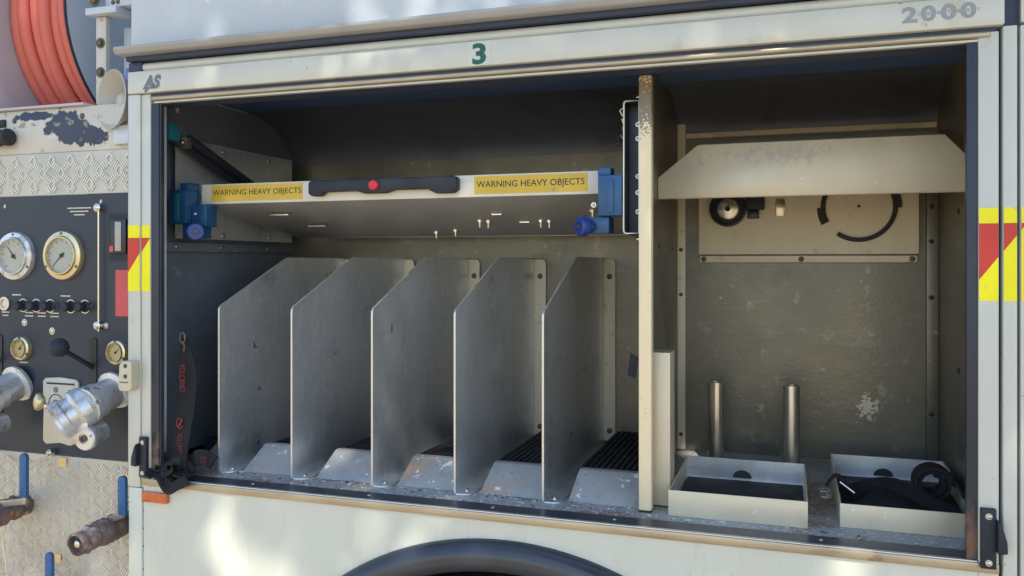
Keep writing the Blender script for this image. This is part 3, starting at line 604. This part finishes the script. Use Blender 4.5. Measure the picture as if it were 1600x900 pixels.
# ================================================================ PUMP BAY
YP = .06
pb = thing('pump_bay', 'pump bay bodywork with tread plate and chipped white paint beside the locker', 'bodywork', (-1.7, .1, .45))
bx(-3.4, -1.4180, .068, .60, .45, 1.188).build('bay_box', 'recess', pb)
def treadplate(x0, x1, z0, z1, seed):
    rnd = random.Random(seed); o = bx(x0, x1, YP - .002, YP + .006, z0, z1).build('tread_plate', 'tread', pb)
    lg = MB(); cs = .0275; j = 0; z = z0 + cs * .3
    while z < z1 + cs:
        i = 0; xx = x0 + cs * .2
        while xx < x1 + cs:
            s = 1 if (i + j) % 2 else -1
            for k in range(-2, 3):
                dx, dz = math.cos(R(52)) * s, math.sin(R(52)); nx_, nz_ = -dz, dx
                off = k * .0060; L = (.0125 - abs(k) * .0012); W = .0015
                cx, cz = xx + nx_ * off, z + nz_ * off
                if cx - L < x0 or cx + L > x1 or cz - L < z0 or cz + L > z1: continue
                base = [(cx + dx * a * L + nx_ * b * W, cz + dz * a * L + nz_ * b * W) for a, b in ((-1, -.3), (-.7, -1), (.7, -1), (1, -.3), (1, .3), (.7, 1), (-.7, 1), (-1, .3))]
                lo = [lg.bm.verts.new((p[0], YP - .0019, p[1])) for p in base]
                hi = [lg.bm.verts.new((cx + (p[0] - cx) * .80, YP - .0052, cz + (p[1] - cz) * .80)) for p in base]
                lg.bm.faces.new(hi)
                for q in range(8): lg.bm.faces.new((lo[q], lo[(q + 1) % 8], hi[(q + 1) % 8], hi[q]))
            xx += cs * 1.06; i += 1
        z += cs * 1.06; j += 1
    q = lg.build('tread_lugs', 'lug', o); q['kind'] = 'stuff'
    return o
treadplate(-3.4, -1.4185, 1.8145, 1.9155, 1)
treadplate(-3.4, -1.4185, .60, 1.1865, 2)
bx(-3.4, -1.4185, YP, YP + .5, 1.9165, 2.0235).build('chipped_rail', 'chipped', pb, bevel=.0015)
bx(-3.4, -1.585, YP - .012, YP + .5, 2.0245, 2.0305).build('ledge', 'lilac', pb, bevel=.001)
bx(-3.4, -1.4180, .75, .78, 1.9, 2.8).build('rear_panel', 'paleblue', pb)
gp = MB().cyl((-1.90, .035, 1.957), (-1.800, .035, 1.955), .019, 18).build('rubber_grip', 'rubber', pb, bevel=.003)
for k in range(3): MB().lathe((-1.808 - k * .03, .035, 1.956), (1, 0, 0), [(.0205, 0), (.0215, .004), (.0205, .008)], 18).build('grip_ridge', 'rubber', gp, smooth=True)
bx(-1.92, -1.838, YP - .006, YP, 1.985, 2.004).build('dark_clip', 'black', pb, bevel=.002)
for xx, z in ((-1.812, 2.0), (-1.60, 2.0)): bolt((xx, YP, z), (0, -1, 0), .005, pb, 'oldbolt')
bx(-1.500, -1.4185, .050, .0588, 1.926, 1.972).build('junction_box', 'paleblue', pb, bevel=.004)
# control panel
cp = thing('control_panel', 'dark blue-black pump control panel carrying round gauges and knobs', 'control panel', (-1.7, YP, 1.188))
bx(-3.4, -1.4185, YP - .002, YP + .007, 1.1885, 1.8135).build('panel_sheet', 'panel', cp)
def dashes(x, z, rows, m='palelabel'):
    for k, wd in enumerate(rows): bx(x - wd / 2, x + wd / 2, YP - .0032, YP - .0021, z - .008 * k - .0015, z - .008 * k + .0015).build('print_line', m, cp)
dashes(-1.606, 1.781, (.072, .055, .032)); dashes(-1.802, 1.572, (.028,)); dashes(-1.648, 1.571, (.030,)); dashes(-1.779, 1.407, (.026,))
for xx in (-1.838, -1.762, -1.722, -1.682): dashes(xx, 1.529, (.026, .026) if xx > -1.8 else (.024, .018))
for xx in (-1.779, -1.737, -1.694, -1.630, -1.587):
    kn = MB().lathe((xx, YP - .002, 1.5465), (0, -1, 0), [(.014, 0), (.014, .004), (.011, .007), (.011, .022), (.009, .025), (.0004, .025)], 20).build('knob', 'black', cp, smooth=True)
    MB().lathe((xx, YP - .002, 1.5465), (0, -1, 0), [(.0165, 0), (.0165, .003), (.0142, .003)], 24, close=False).build('knob_ring', 'steel', kn, smooth=True)
MB().lathe((-1.838, YP - .002, 1.550), (0, -1, 0), [(.017, 0), (.017, .006), (.011, .006), (.010, .003), (.0004, .003)], 22).build('push_button', 'steel', cp, smooth=True)
for xx, z, r_ in ((-1.777, 1.5045, .006), (-1.690, 1.486, .006), (-1.84, 1.79, .003), (-1.541, 1.795, .003), (-1.527, 1.503, .005)): bolt((xx, YP - .002, z), (0, -1, 0), r_, cp)
MB().cyl((-1.5385, YP - .012, 1.49), (-1.5385, YP - .012, 1.785), .0025, 10).build('sight_rod', 'galv', cp, smooth=True)
for z in (1.780, 1.503):
    MB().lathe((-1.543, YP - .002, z), (0, -1, 0), [(.010, 0), (.010, .012), (.006, .014)], 14).build('rod_fitting', 'steel', cp, smooth=True)
bx(-1.516, -1.4440, YP - .004, YP - .0021, 1.655, 1.765).build('level_backing', 'black', cp)
lv = bx(-1.508, -1.462, YP - .010, YP - .0042, 1.672, 1.752).build('level_gauge', 'darksteel', cp, bevel=.002)
bx(-1.492, -1.474, YP - .0115, YP - .0101, 1.678, 1.746).build('level_glass', 'dial', lv, bevel=.0005)
bx(-1.508, -1.497, YP - .0112, YP - .0101, 1.676, 1.690).build('red_mark', 'redlabel', lv)
bx(-1.496, -1.4440, YP - .005, YP - .0021, 1.526, 1.634).build('red_label', 'redlabel', cp)
for xx, sx in ((-1.563, 1), (-1.858, 1)):
    MB().prism(rrect(xx - .010, xx + .010, 1.245, 1.474, .0098), 'Y', YP - .0045, YP - .0021).build('lever_slot', 'ink', cp)
    lv = MB().cyl((xx, YP + .01, 1.395), (xx - .012, -.02, 1.452), .0058, 12).build('throttle_lever', 'darksteel', cp, smooth=True)
    MB().lathe((xx - .0105, -.012, 1.446), (-.1, -.8, .55), [(.007, 0), (.016, .006), (.0215, .016), (.022, .024), (.018, .034), (.010, .041), (.0004, .042)], 24).build('lever_knob', 'black', lv, smooth=True)
# gauges
def gauge(xx, z, r, bez, face, ang, label, tick=True):
    g = thing('pressure_gauge', label, 'gauge', (xx, YP, z - r), 'round pressure gauges on the control panel')
    MB().lathe((xx, YP - .0022, z), (0, -1, 0), [(r, 0), (r, .006), (r * .96, .011), (r * .80, .013), (r * .755, .018), (r * .72, .018), (r * .70, .010)], 48, close=False).build('bezel', bez, g, smooth=True)
    d = MB().lathe((xx, YP - .0022, z), (0, -1, 0), [(r * .735, 0), (r * .735, .0095)], 40).build('dial', face, g)
    y = YP - .0122
    if tick:
        tk = MB()
        for k in range(11):
            a = R(225 - 27 * k); u = Vector((math.cos(a), 0, math.sin(a))); v = Vector((-math.sin(a), 0, math.cos(a)))
            c = Vector((xx, y, z))
            q = [c + u * r * (.64) + v * .0007, c + u * r * (.64) - v * .0007, c + u * r * (.52 if k % 2 == 0 else .57) - v * .0007, c + u * r * (.52 if k % 2 == 0 else .57) + v * .0007]
            tk.bm.faces.new([tk.bm.verts.new(p) for p in q])
        tk.build('dial_marks', 'ink', d)
    a = R(ang); u = Vector((math.cos(a), 0, math.sin(a))); v = Vector((-math.sin(a), 0, math.cos(a))); c = Vector((xx, y - .0008, z))
    nb = MB(); nb.bm.faces.new([nb.bm.verts.new(p) for p in (c - u * r * .16 + v * r * .035, c - u * r * .16 - v * r * .035, c + u * r * .58 - v * r * .008, c + u * r * .58 + v * r * .008)])
    nb.lathe(c + Vector((0, .0004, 0)), (0, -1, 0), [(r * .085, 0), (r * .085, .002)], 14)
    nb.build('needle', 'ink', d)
    for k in range(3):
        b_ = R(90 + 120 * k); bolt((xx + math.cos(b_) * r * .88, YP - .0142, z + math.sin(b_) * r * .88), (0, -1, 0), .0024, g, 'oldbolt', .0015)
gauge(-1.8015, 1.667, .0595, 'chrome', 'dial', 130, 'large chrome-rimmed gauge with needle pointing up, furthest from the sight rod')
gauge(-1.650, 1.668, .0595, 'brass', 'dial', 222, 'large pale brass-rimmed gauge nearest the thin sight rod')
gauge(-1.781, 1.442, .0290, 'brass', 'dialyellow', 50, 'small yellowed gauge below the row of knobs')
gauge(-1.4885, 1.442, .0290, 'brass', 'dialyellow', 45, 'small yellowed gauge partly behind the cream catch')
# instruction plate behind the elbow
ip = thing('instruction_plate', 'cracked pale instruction plate with black diagram behind the chrome outlet', 'plate', (-1.66, YP, 1.215))
MB().prism([(-1.713, 1.222), (-1.703, 1.214), (-1.66, 1.219), (-1.63, 1.214), (-1.606, 1.222), (-1.602, 1.30), (-1.6045, 1.366), (-1.612, 1.372), (-1.66, 1.376), (-1.705, 1.373), (-1.7135, 1.365), (-1.711, 1.30)], 'Y', YP - .008, YP - .0022).build('plate', 'palelabel', ip, bevel=.001)
for a in ((-1.70, -1.615, 1.359, 1.363), (-1.632, -1.616, 1.333, 1.347), (-1.632, -1.616, 1.307, 1.321)): bx(a[0], a[1], YP - .0092, YP - .0081, a[2], a[3]).build('printed_mark', 'ink', ip)
for r_ in (.022, .008): MB().tube([(-1.672 + r_ * math.cos(R(a)), YP - .0085, 1.313 + r_ * math.sin(R(a))) for a in range(0, 200 if r_ > .01 else 360, 20)], .0011, 5).build('printed_ring', 'ink', ip)
MB().cyl((-1.672, YP - .0095, 1.346), (-1.672, YP - .0081, 1.346), .007, 14).build('printed_spot', 'greyink', ip)
# chrome outlets
def outlet(label):
    o = thing('hose_outlet', label, 'outlet', (-1.50, YP, 1.30), 'chrome hose outlets on the control panel')
    MB().lathe((-1.498, YP - .002, 1.352), (-.05, -1, -.28), [(.047, 0), (.047, .008), (.036, .012), (.035, .05), (.040, .054), (.040, .075), (.044, .078), (.044, .090), (.036, .094)], 32).build('pipe_stub', 'chrome', o, smooth=True)
    MB().lathe((-1.504, -.022, 1.330), (-.45, -.75, -.45), [(.034, -.01), (.046, .0), (.047, .022), (.039, .030), (.039, .048), (.044, .052), (.044, .066), (.035, .067), (.030, .045)], 32).build('coupling', 'chrome', o, smooth=True)
    cpn = MB().lathe((-1.487, -.034, 1.262), (.12, -1, -.12), [(.022, -.045), (.025, -.004), (.0275, .0), (.0275, .012), (.025, .015), (.012, .015), (.011, .012), (.0004, .012)], 30).build('drain_cap', 'chrome', o, smooth=True)
    MB().lathe((-1.4855, -.047, 1.2605), (.12, -1, -.12), [(.0085, 0), (.0085, .004), (.0055, .004), (.005, .001)], 6).build('cap_nut', 'oldbolt', cpn)
    MB().ribbon([(-1.50, -.040, 1.325), (-1.487, -.048, 1.302), (-1.484, -.048, 1.285)], (.8, .3, .5), .020, .006).build('hinge_strap', 'chrome', o, bevel=.001)
    lv = MB().cyl((-1.508, -.052, 1.326), (-1.585, -.075, 1.335), .0062, 12).build('locking_bar', 'galv', o, smooth=True)
    MB().lathe((-1.585, -.075, 1.342), (-.5, -.8, .1), [(.010, -.012), (.018, -.006), (.020, .0), (.018, .006), (.008, .010)], 20).build('locking_lug', 'brass', lv, smooth=True)
    MB().cyl((-1.506, -.060, 1.326), (-1.506, -.046, 1.326), .009, 14).build('bar_pivot', 'steel', lv, smooth=True)
    return o
o1 = outlet('chrome hose outlet in front of the pale instruction plate')
o2 = copy_tree(o1, (-.298, 0, .002)); o2['label'] = 'chrome hose outlet furthest from the locker, below the lever slot'
# ball valves with blue handles
def ballvalve(px, pz, L, hx, hz0, hz1, label, hy=-.004, dirx=0.):
    o = thing('ball_valve', label, 'valve', (px, YP, pz), 'corroded drain valves with blue handles')
    pr = [(.026, 0), (.026, .008), (.020, .010), (.021, .02), (.027, .023), (.028, .034), (.0225, .037), (.024, .05), (.029, .056), (.030, .07), (.025, .08), (.021, .085), (.025, .09), (.026, .10), (.022, .105), (.022, .118), (.0255, .12), (.0255, .13), (.020, .132), (.018, .120), (.0004, .118)]
    k = L / .132
    bd = MB().lathe((px, YP - .003, pz), (dirx, -1, -.05), [(r, h * k) for r, h in pr], 18)
    rnd = random.Random(int(px * 1000))
    for v in bd.bm.verts: v.co += Vector((rnd.uniform(-1, 1), rnd.uniform(-1, 1), rnd.uniform(-1, 1))) * .0012
    bd = bd.build('valve_body', 'corroded', o, smooth=True, ang=70)
    for q in range(22):
        a = rnd.uniform(0, 6.28); d = rnd.uniform(.02, .11) * k
        MB().lathe((px + .022 * math.cos(a), YP - d, pz + .022 * math.sin(a) - .05 * d), (math.cos(a), 0, math.sin(a)), [(.009, -.002), (.0085, .004), (.005, .008), (.001, .009)], 7).build('scale_lump', 'corroded', bd, smooth=True)
    MB().lathe((px + dirx * L * .9, YP - L * .93, pz - .05 * L), (dirx, -1, -.05), [(.008, 0), (.008, .01), (.003, .013)], 12).build('spindle_end', 'steel', bd, smooth=True)
    MB().ribbon([(px + .002, hy, pz + .020), (hx, hy, pz + .034), (hx, hy, hz0 + .004)], (1, 0, 0), .014, .003).build('handle_stem', 'galv', o)
    p = rrect(hx - .0105, hx + .0105, hz0, hz1, .0095, (0, 0, 1, 1))
    MB().prism(p, 'Y', hy - .005, hy + .005).build('handle_grip', 'bluehandle', o, bevel=.002)
    return o
ballvalve(-1.462, 1.050, .150, -1.4225, 1.085, 1.172, 'corroded drain valve with blue handle close to the locker frame post', .0)
bvl = ballvalve(-1.772, 1.062, .150, -1.690, 1.105, 1.208, 'corroded drain valve with tall bent blue handle below the chrome outlet', -.02)
ballvalve(-1.655, .860, .12, -1.6350, .895, .977, 'drain valve lowest on the tread plate, its blue handle showing', .0)
for xx, z, wh_ in ((-1.452, 1.147, 'beside the blue handle close to the frame post'), (-1.672, .94, 'beside the lowest blue handle'), (-1.655, 1.172, 'beside the tall bent blue handle')):
    o = bx(xx - .012, xx + .012, YP - .0055, YP - .0040, z - .011, z + .011).build('brass_tag', 'brass', None, loc=(xx, YP - .004, z))
    tag(o, 'small square brass tag ' + wh_, 'tag', 'brass tags beside the valve handles')
cb = thing('safety_cable', 'thin wire cable drooping across the tread plate below the control panel', 'cable', (-1.75, .045, 1.0))
MB().tube([(-1.90, .05, 1.205), (-1.848, .05, 1.185), (-1.80, .045, 1.168), (-1.755, .045, 1.160), (-1.715, .045, 1.172), (-1.683, .05, 1.194)], .0016, 6).build('wire', 'galv', cb, smooth=True)
MB().tube([(-1.683, .05, 1.194), (-1.686, .046, 1.165), (-1.70, .046, 1.14), (-1.703, .046, 1.12)], .0012, 6).build('wire', 'galv', cb, smooth=True)
MB().lathe((-1.682, .052, 1.197), (0, -1, 0), [(.008, 0), (.008, .012), (.004, .016)], 12).build('anchor', 'steel', cb, smooth=True)
hc = thing('hanging_chain', 'thin wire with small loop hanging below the corroded valve', 'chain', (-1.76, -.01, .90))
MB().tube([(-1.766 + .006 * math.cos(R(a)), -.012, 1.022 + .010 * math.sin(R(a))) for a in range(0, 360, 40)], .002, 6, closed=True).build('loop', 'galv', hc, smooth=True)
MB().tube([(-1.767, -.012, 1.012), (-1.766, -.01, .98), (-1.758, -.01, .94), (-1.756, -.008, .86)], .0018, 6).build('wire', 'galv', hc, smooth=True)

# ================================================================ HOSE REEL AND HORN
hr = thing('hose_reel', 'pale drum reel wound with orange rubber hose above the pump bay', 'hose reel', (-1.8, .45, 2.03))
RY, RZ, RR = .435, 2.30, .318
def ring(x, r, j): return [(x + .003 * math.sin(3 * a + j), RY + r * math.cos(a), RZ + r * math.sin(a)) for a in [2 * math.pi * k / 72 for k in range(72)]]
for j, (xx, r_) in enumerate(((-1.868, RR), (-1.838, RR + .004), (-1.806, RR - .002), (-1.774, RR + .006), (-1.741, RR - .006), (-1.711, RR + .002))):
    MB().tube(ring(xx, r_, j * 1.7), .0162, 12, closed=True).build('hose_turn', 'hose', hr, smooth=True)
for j in range(5): MB().tube(ring(-1.852 + j * .0315, RR - .022, j), .0155, 10, closed=True).build('hose_turn', 'hose', hr, smooth=True)
fln = MB().lathe((-1.892, RY, RZ), (1, 0, 0), [(.05, 0), (.46, 0), (.46, .006), (.05, .006)], 72).build('drum_flange', 'lilac', hr)
for a in (205, 222, 238, 190): bolt((-1.886, RY + .40 * math.cos(R(a)), RZ + .40 * math.sin(R(a))), (1, 0, 0), .005, fln, 'oldbolt')
f2 = MB().lathe((-1.694, RY, RZ), (1, 0, 0), [(.02, 0), (.338, 0), (.338, .005), (.02, .005)], 72).build('drum_flange', 'paleblue', hr)
MB().tube([(-1.6915, RY + .339 * math.cos(a), RZ + .339 * math.sin(a)) for a in [2 * math.pi * k / 72 for k in range(72)]], .0035, 8, closed=True).build('rim_trim', 'black', f2, smooth=True)
MB().cyl((-1.886, RY, RZ), (-1.694, RY, RZ), .28, 48).build('drum_core', 'lilac', hr, smooth=True)
rb = thing('reel_bracket', 'white bolted upright bracket beside the hose reel', 'bracket', (-1.56, .1, 2.0))
bx(-1.577, -1.547, .078, .092, 2.03, 2.238).build('upright', 'chipped', rb, bevel=.002)
bx(-1.592, -1.500, .060, .12, 2.239, 2.256).build('cross_bar', 'paleblue', rb, bevel=.002)
bx(-1.546, -1.46, .075, .12, 2.257, 2.40).build('upper_plate', 'paleblue', rb, bevel=.002)
for z in (2.272,): bolt((-1.562, .060, z), (0, -1, 0), .010, rb, 'oldbolt', .008)
for xx, z in ((-1.562, 2.175), (-1.562, 2.105)): bolt((xx, .078, z), (0, -1, 0), .0085, rb, 'oldbolt', .008)
for xx in (-1.522, -1.508): bolt((xx, .075, 2.268), (0, -1, 0), .004, rb, 'oldbolt')
cbx = thing('equipment_box', 'pale blue-white equipment box behind the horn speaker', 'box', (-1.49, .2, 2.03))
MB().prism([(-1.545, 2.03), (-1.4185, 2.03), (-1.4185, 2.205), (-1.50, 2.222), (-1.545, 2.226)], 'Y', .13, .5).build('box_shell', 'paleblue', cbx, bevel=.006)
bx(-1.478, -1.456, .126, .1296, 2.135, 2.172).build('box_slot', 'recess', cbx, bevel=.003)
hn = thing('horn_speaker', 'off-white round horn speaker mounted beside the frame post', 'speaker', (-1.5, .05, 1.96))
ax = (-.34, -.94, .02); c0 = (-1.489, .072, 2.031)
MB().lathe(c0, ax, [(.030, -.065), (.034, -.05), (.040, -.03), (.052, -.005), (.064, .018), (.069, .026), (.0695, .029), (.067, .030), (.061, .020), (.048, -.002), (.036, -.026), (.022, -.035), (.0004, -.036)], 44).build('bell', 'hornm', hn, smooth=True)
MB().lathe(c0, ax, [(.013, -.034), (.020, -.004), (.0195, .004), (.014, .010), (.0004, .012)], 24).build('centre_plug', 'hornm', hn, smooth=True)
MB().lathe(c0, ax, [(.036, -.12), (.036, -.060)], 24).build('driver', 'hornm', hn, smooth=True)
bx(-1.480, -1.468, .09, .128, 2.02, 2.04).build('bracket', 'paleblue', hn)

# ================================================================ SHADE TREE (stands behind the photographer, dapples the truck side)
tc = Vector((-.5, 0, 1.5)) + S * 6.2
tr = thing('shade_tree', 'broad leafy tree casting dappled shade on the truck', 'tree', (tc.x, tc.y, 0))
tk = MB().tube([(tc.x + .9, tc.y - .5, 0), (tc.x + .8, tc.y - .45, 1.6), (tc.x + .5, tc.y - .3, 3.4), (tc.x + .1, tc.y, 5.2), (tc.x, tc.y, 6.8)], [.24, .19, .16, .11, .05], 12)
for k in range(9):
    a = k * 2.4; d = Vector((math.cos(a), math.sin(a), .35)) * random.uniform(1.3, 2.3); b0 = Vector((tc.x + .2, tc.y - .1, 4.3 + .22 * k))
    tk.tube([b0, b0 + d * .5 + Vector((0, 0, .15)), b0 + d], [.06, .04, .012], 6)
tk.build('trunk', 'bark', tr, smooth=True)
patches = [(-1.17, 1.05, .035, .06), (-1.10, 1.00, .05, .05), (-1.02, .955, .07, .045), (-.44, 1.148, .08, .02), (-.30, 1.135, .05, .016), (.12, 1.10, .06, .03), (.22, 1.13, .05, .03), (-1.50, .96, .06, .05),
           (-.79, 2.155, .03, .012), (-.30, 2.085, .022, .012), (-.74, 2.095, .03, .010), (-.52, 1.075, .07, .02), (.42, 1.66, .05, .02), (-1.75, .93, .05, .04)]
lf = MB(); rnd = random.Random(3)
lobes = [(Vector((rnd.uniform(-2.1, 2.1), rnd.uniform(-1.3, 1.3), rnd.uniform(-1.0, 1.1))), rnd.uniform(.7, 1.2)) for _ in range(26)]
n = 0
while n < 15000:
    lc, lr = rnd.choice(lobes)
    p = tc + lc + Vector((rnd.gauss(0, .5), rnd.gauss(0, .5), rnd.gauss(0, .42))) * lr
    q = p - S * (p.y / S.y)
    n += 1
    if any(((q.x - a) / (rx + .02)) ** 2 + ((q.z - b) / (rz + .02)) ** 2 < 1 for a, b, rx, rz in patches) : continue
    u = Vector((rnd.gauss(0, 1), rnd.gauss(0, 1), rnd.gauss(0, 1))).normalized(); v = u.orthogonal().normalized(); v.rotate(Matrix.Rotation(rnd.uniform(0, 6.28), 3, u))
    L, W = rnd.uniform(.055, .085), rnd.uniform(.032, .048); nn = u
    vv = u.cross(v)
    q4 = [p - v * L, p + vv * W + nn * .01, p + v * L, p - vv * W + nn * .01]
    lf.bm.faces.new([lf.bm.verts.new(x_) for x_ in q4])
lf.build('crown', 'leaf', tr)
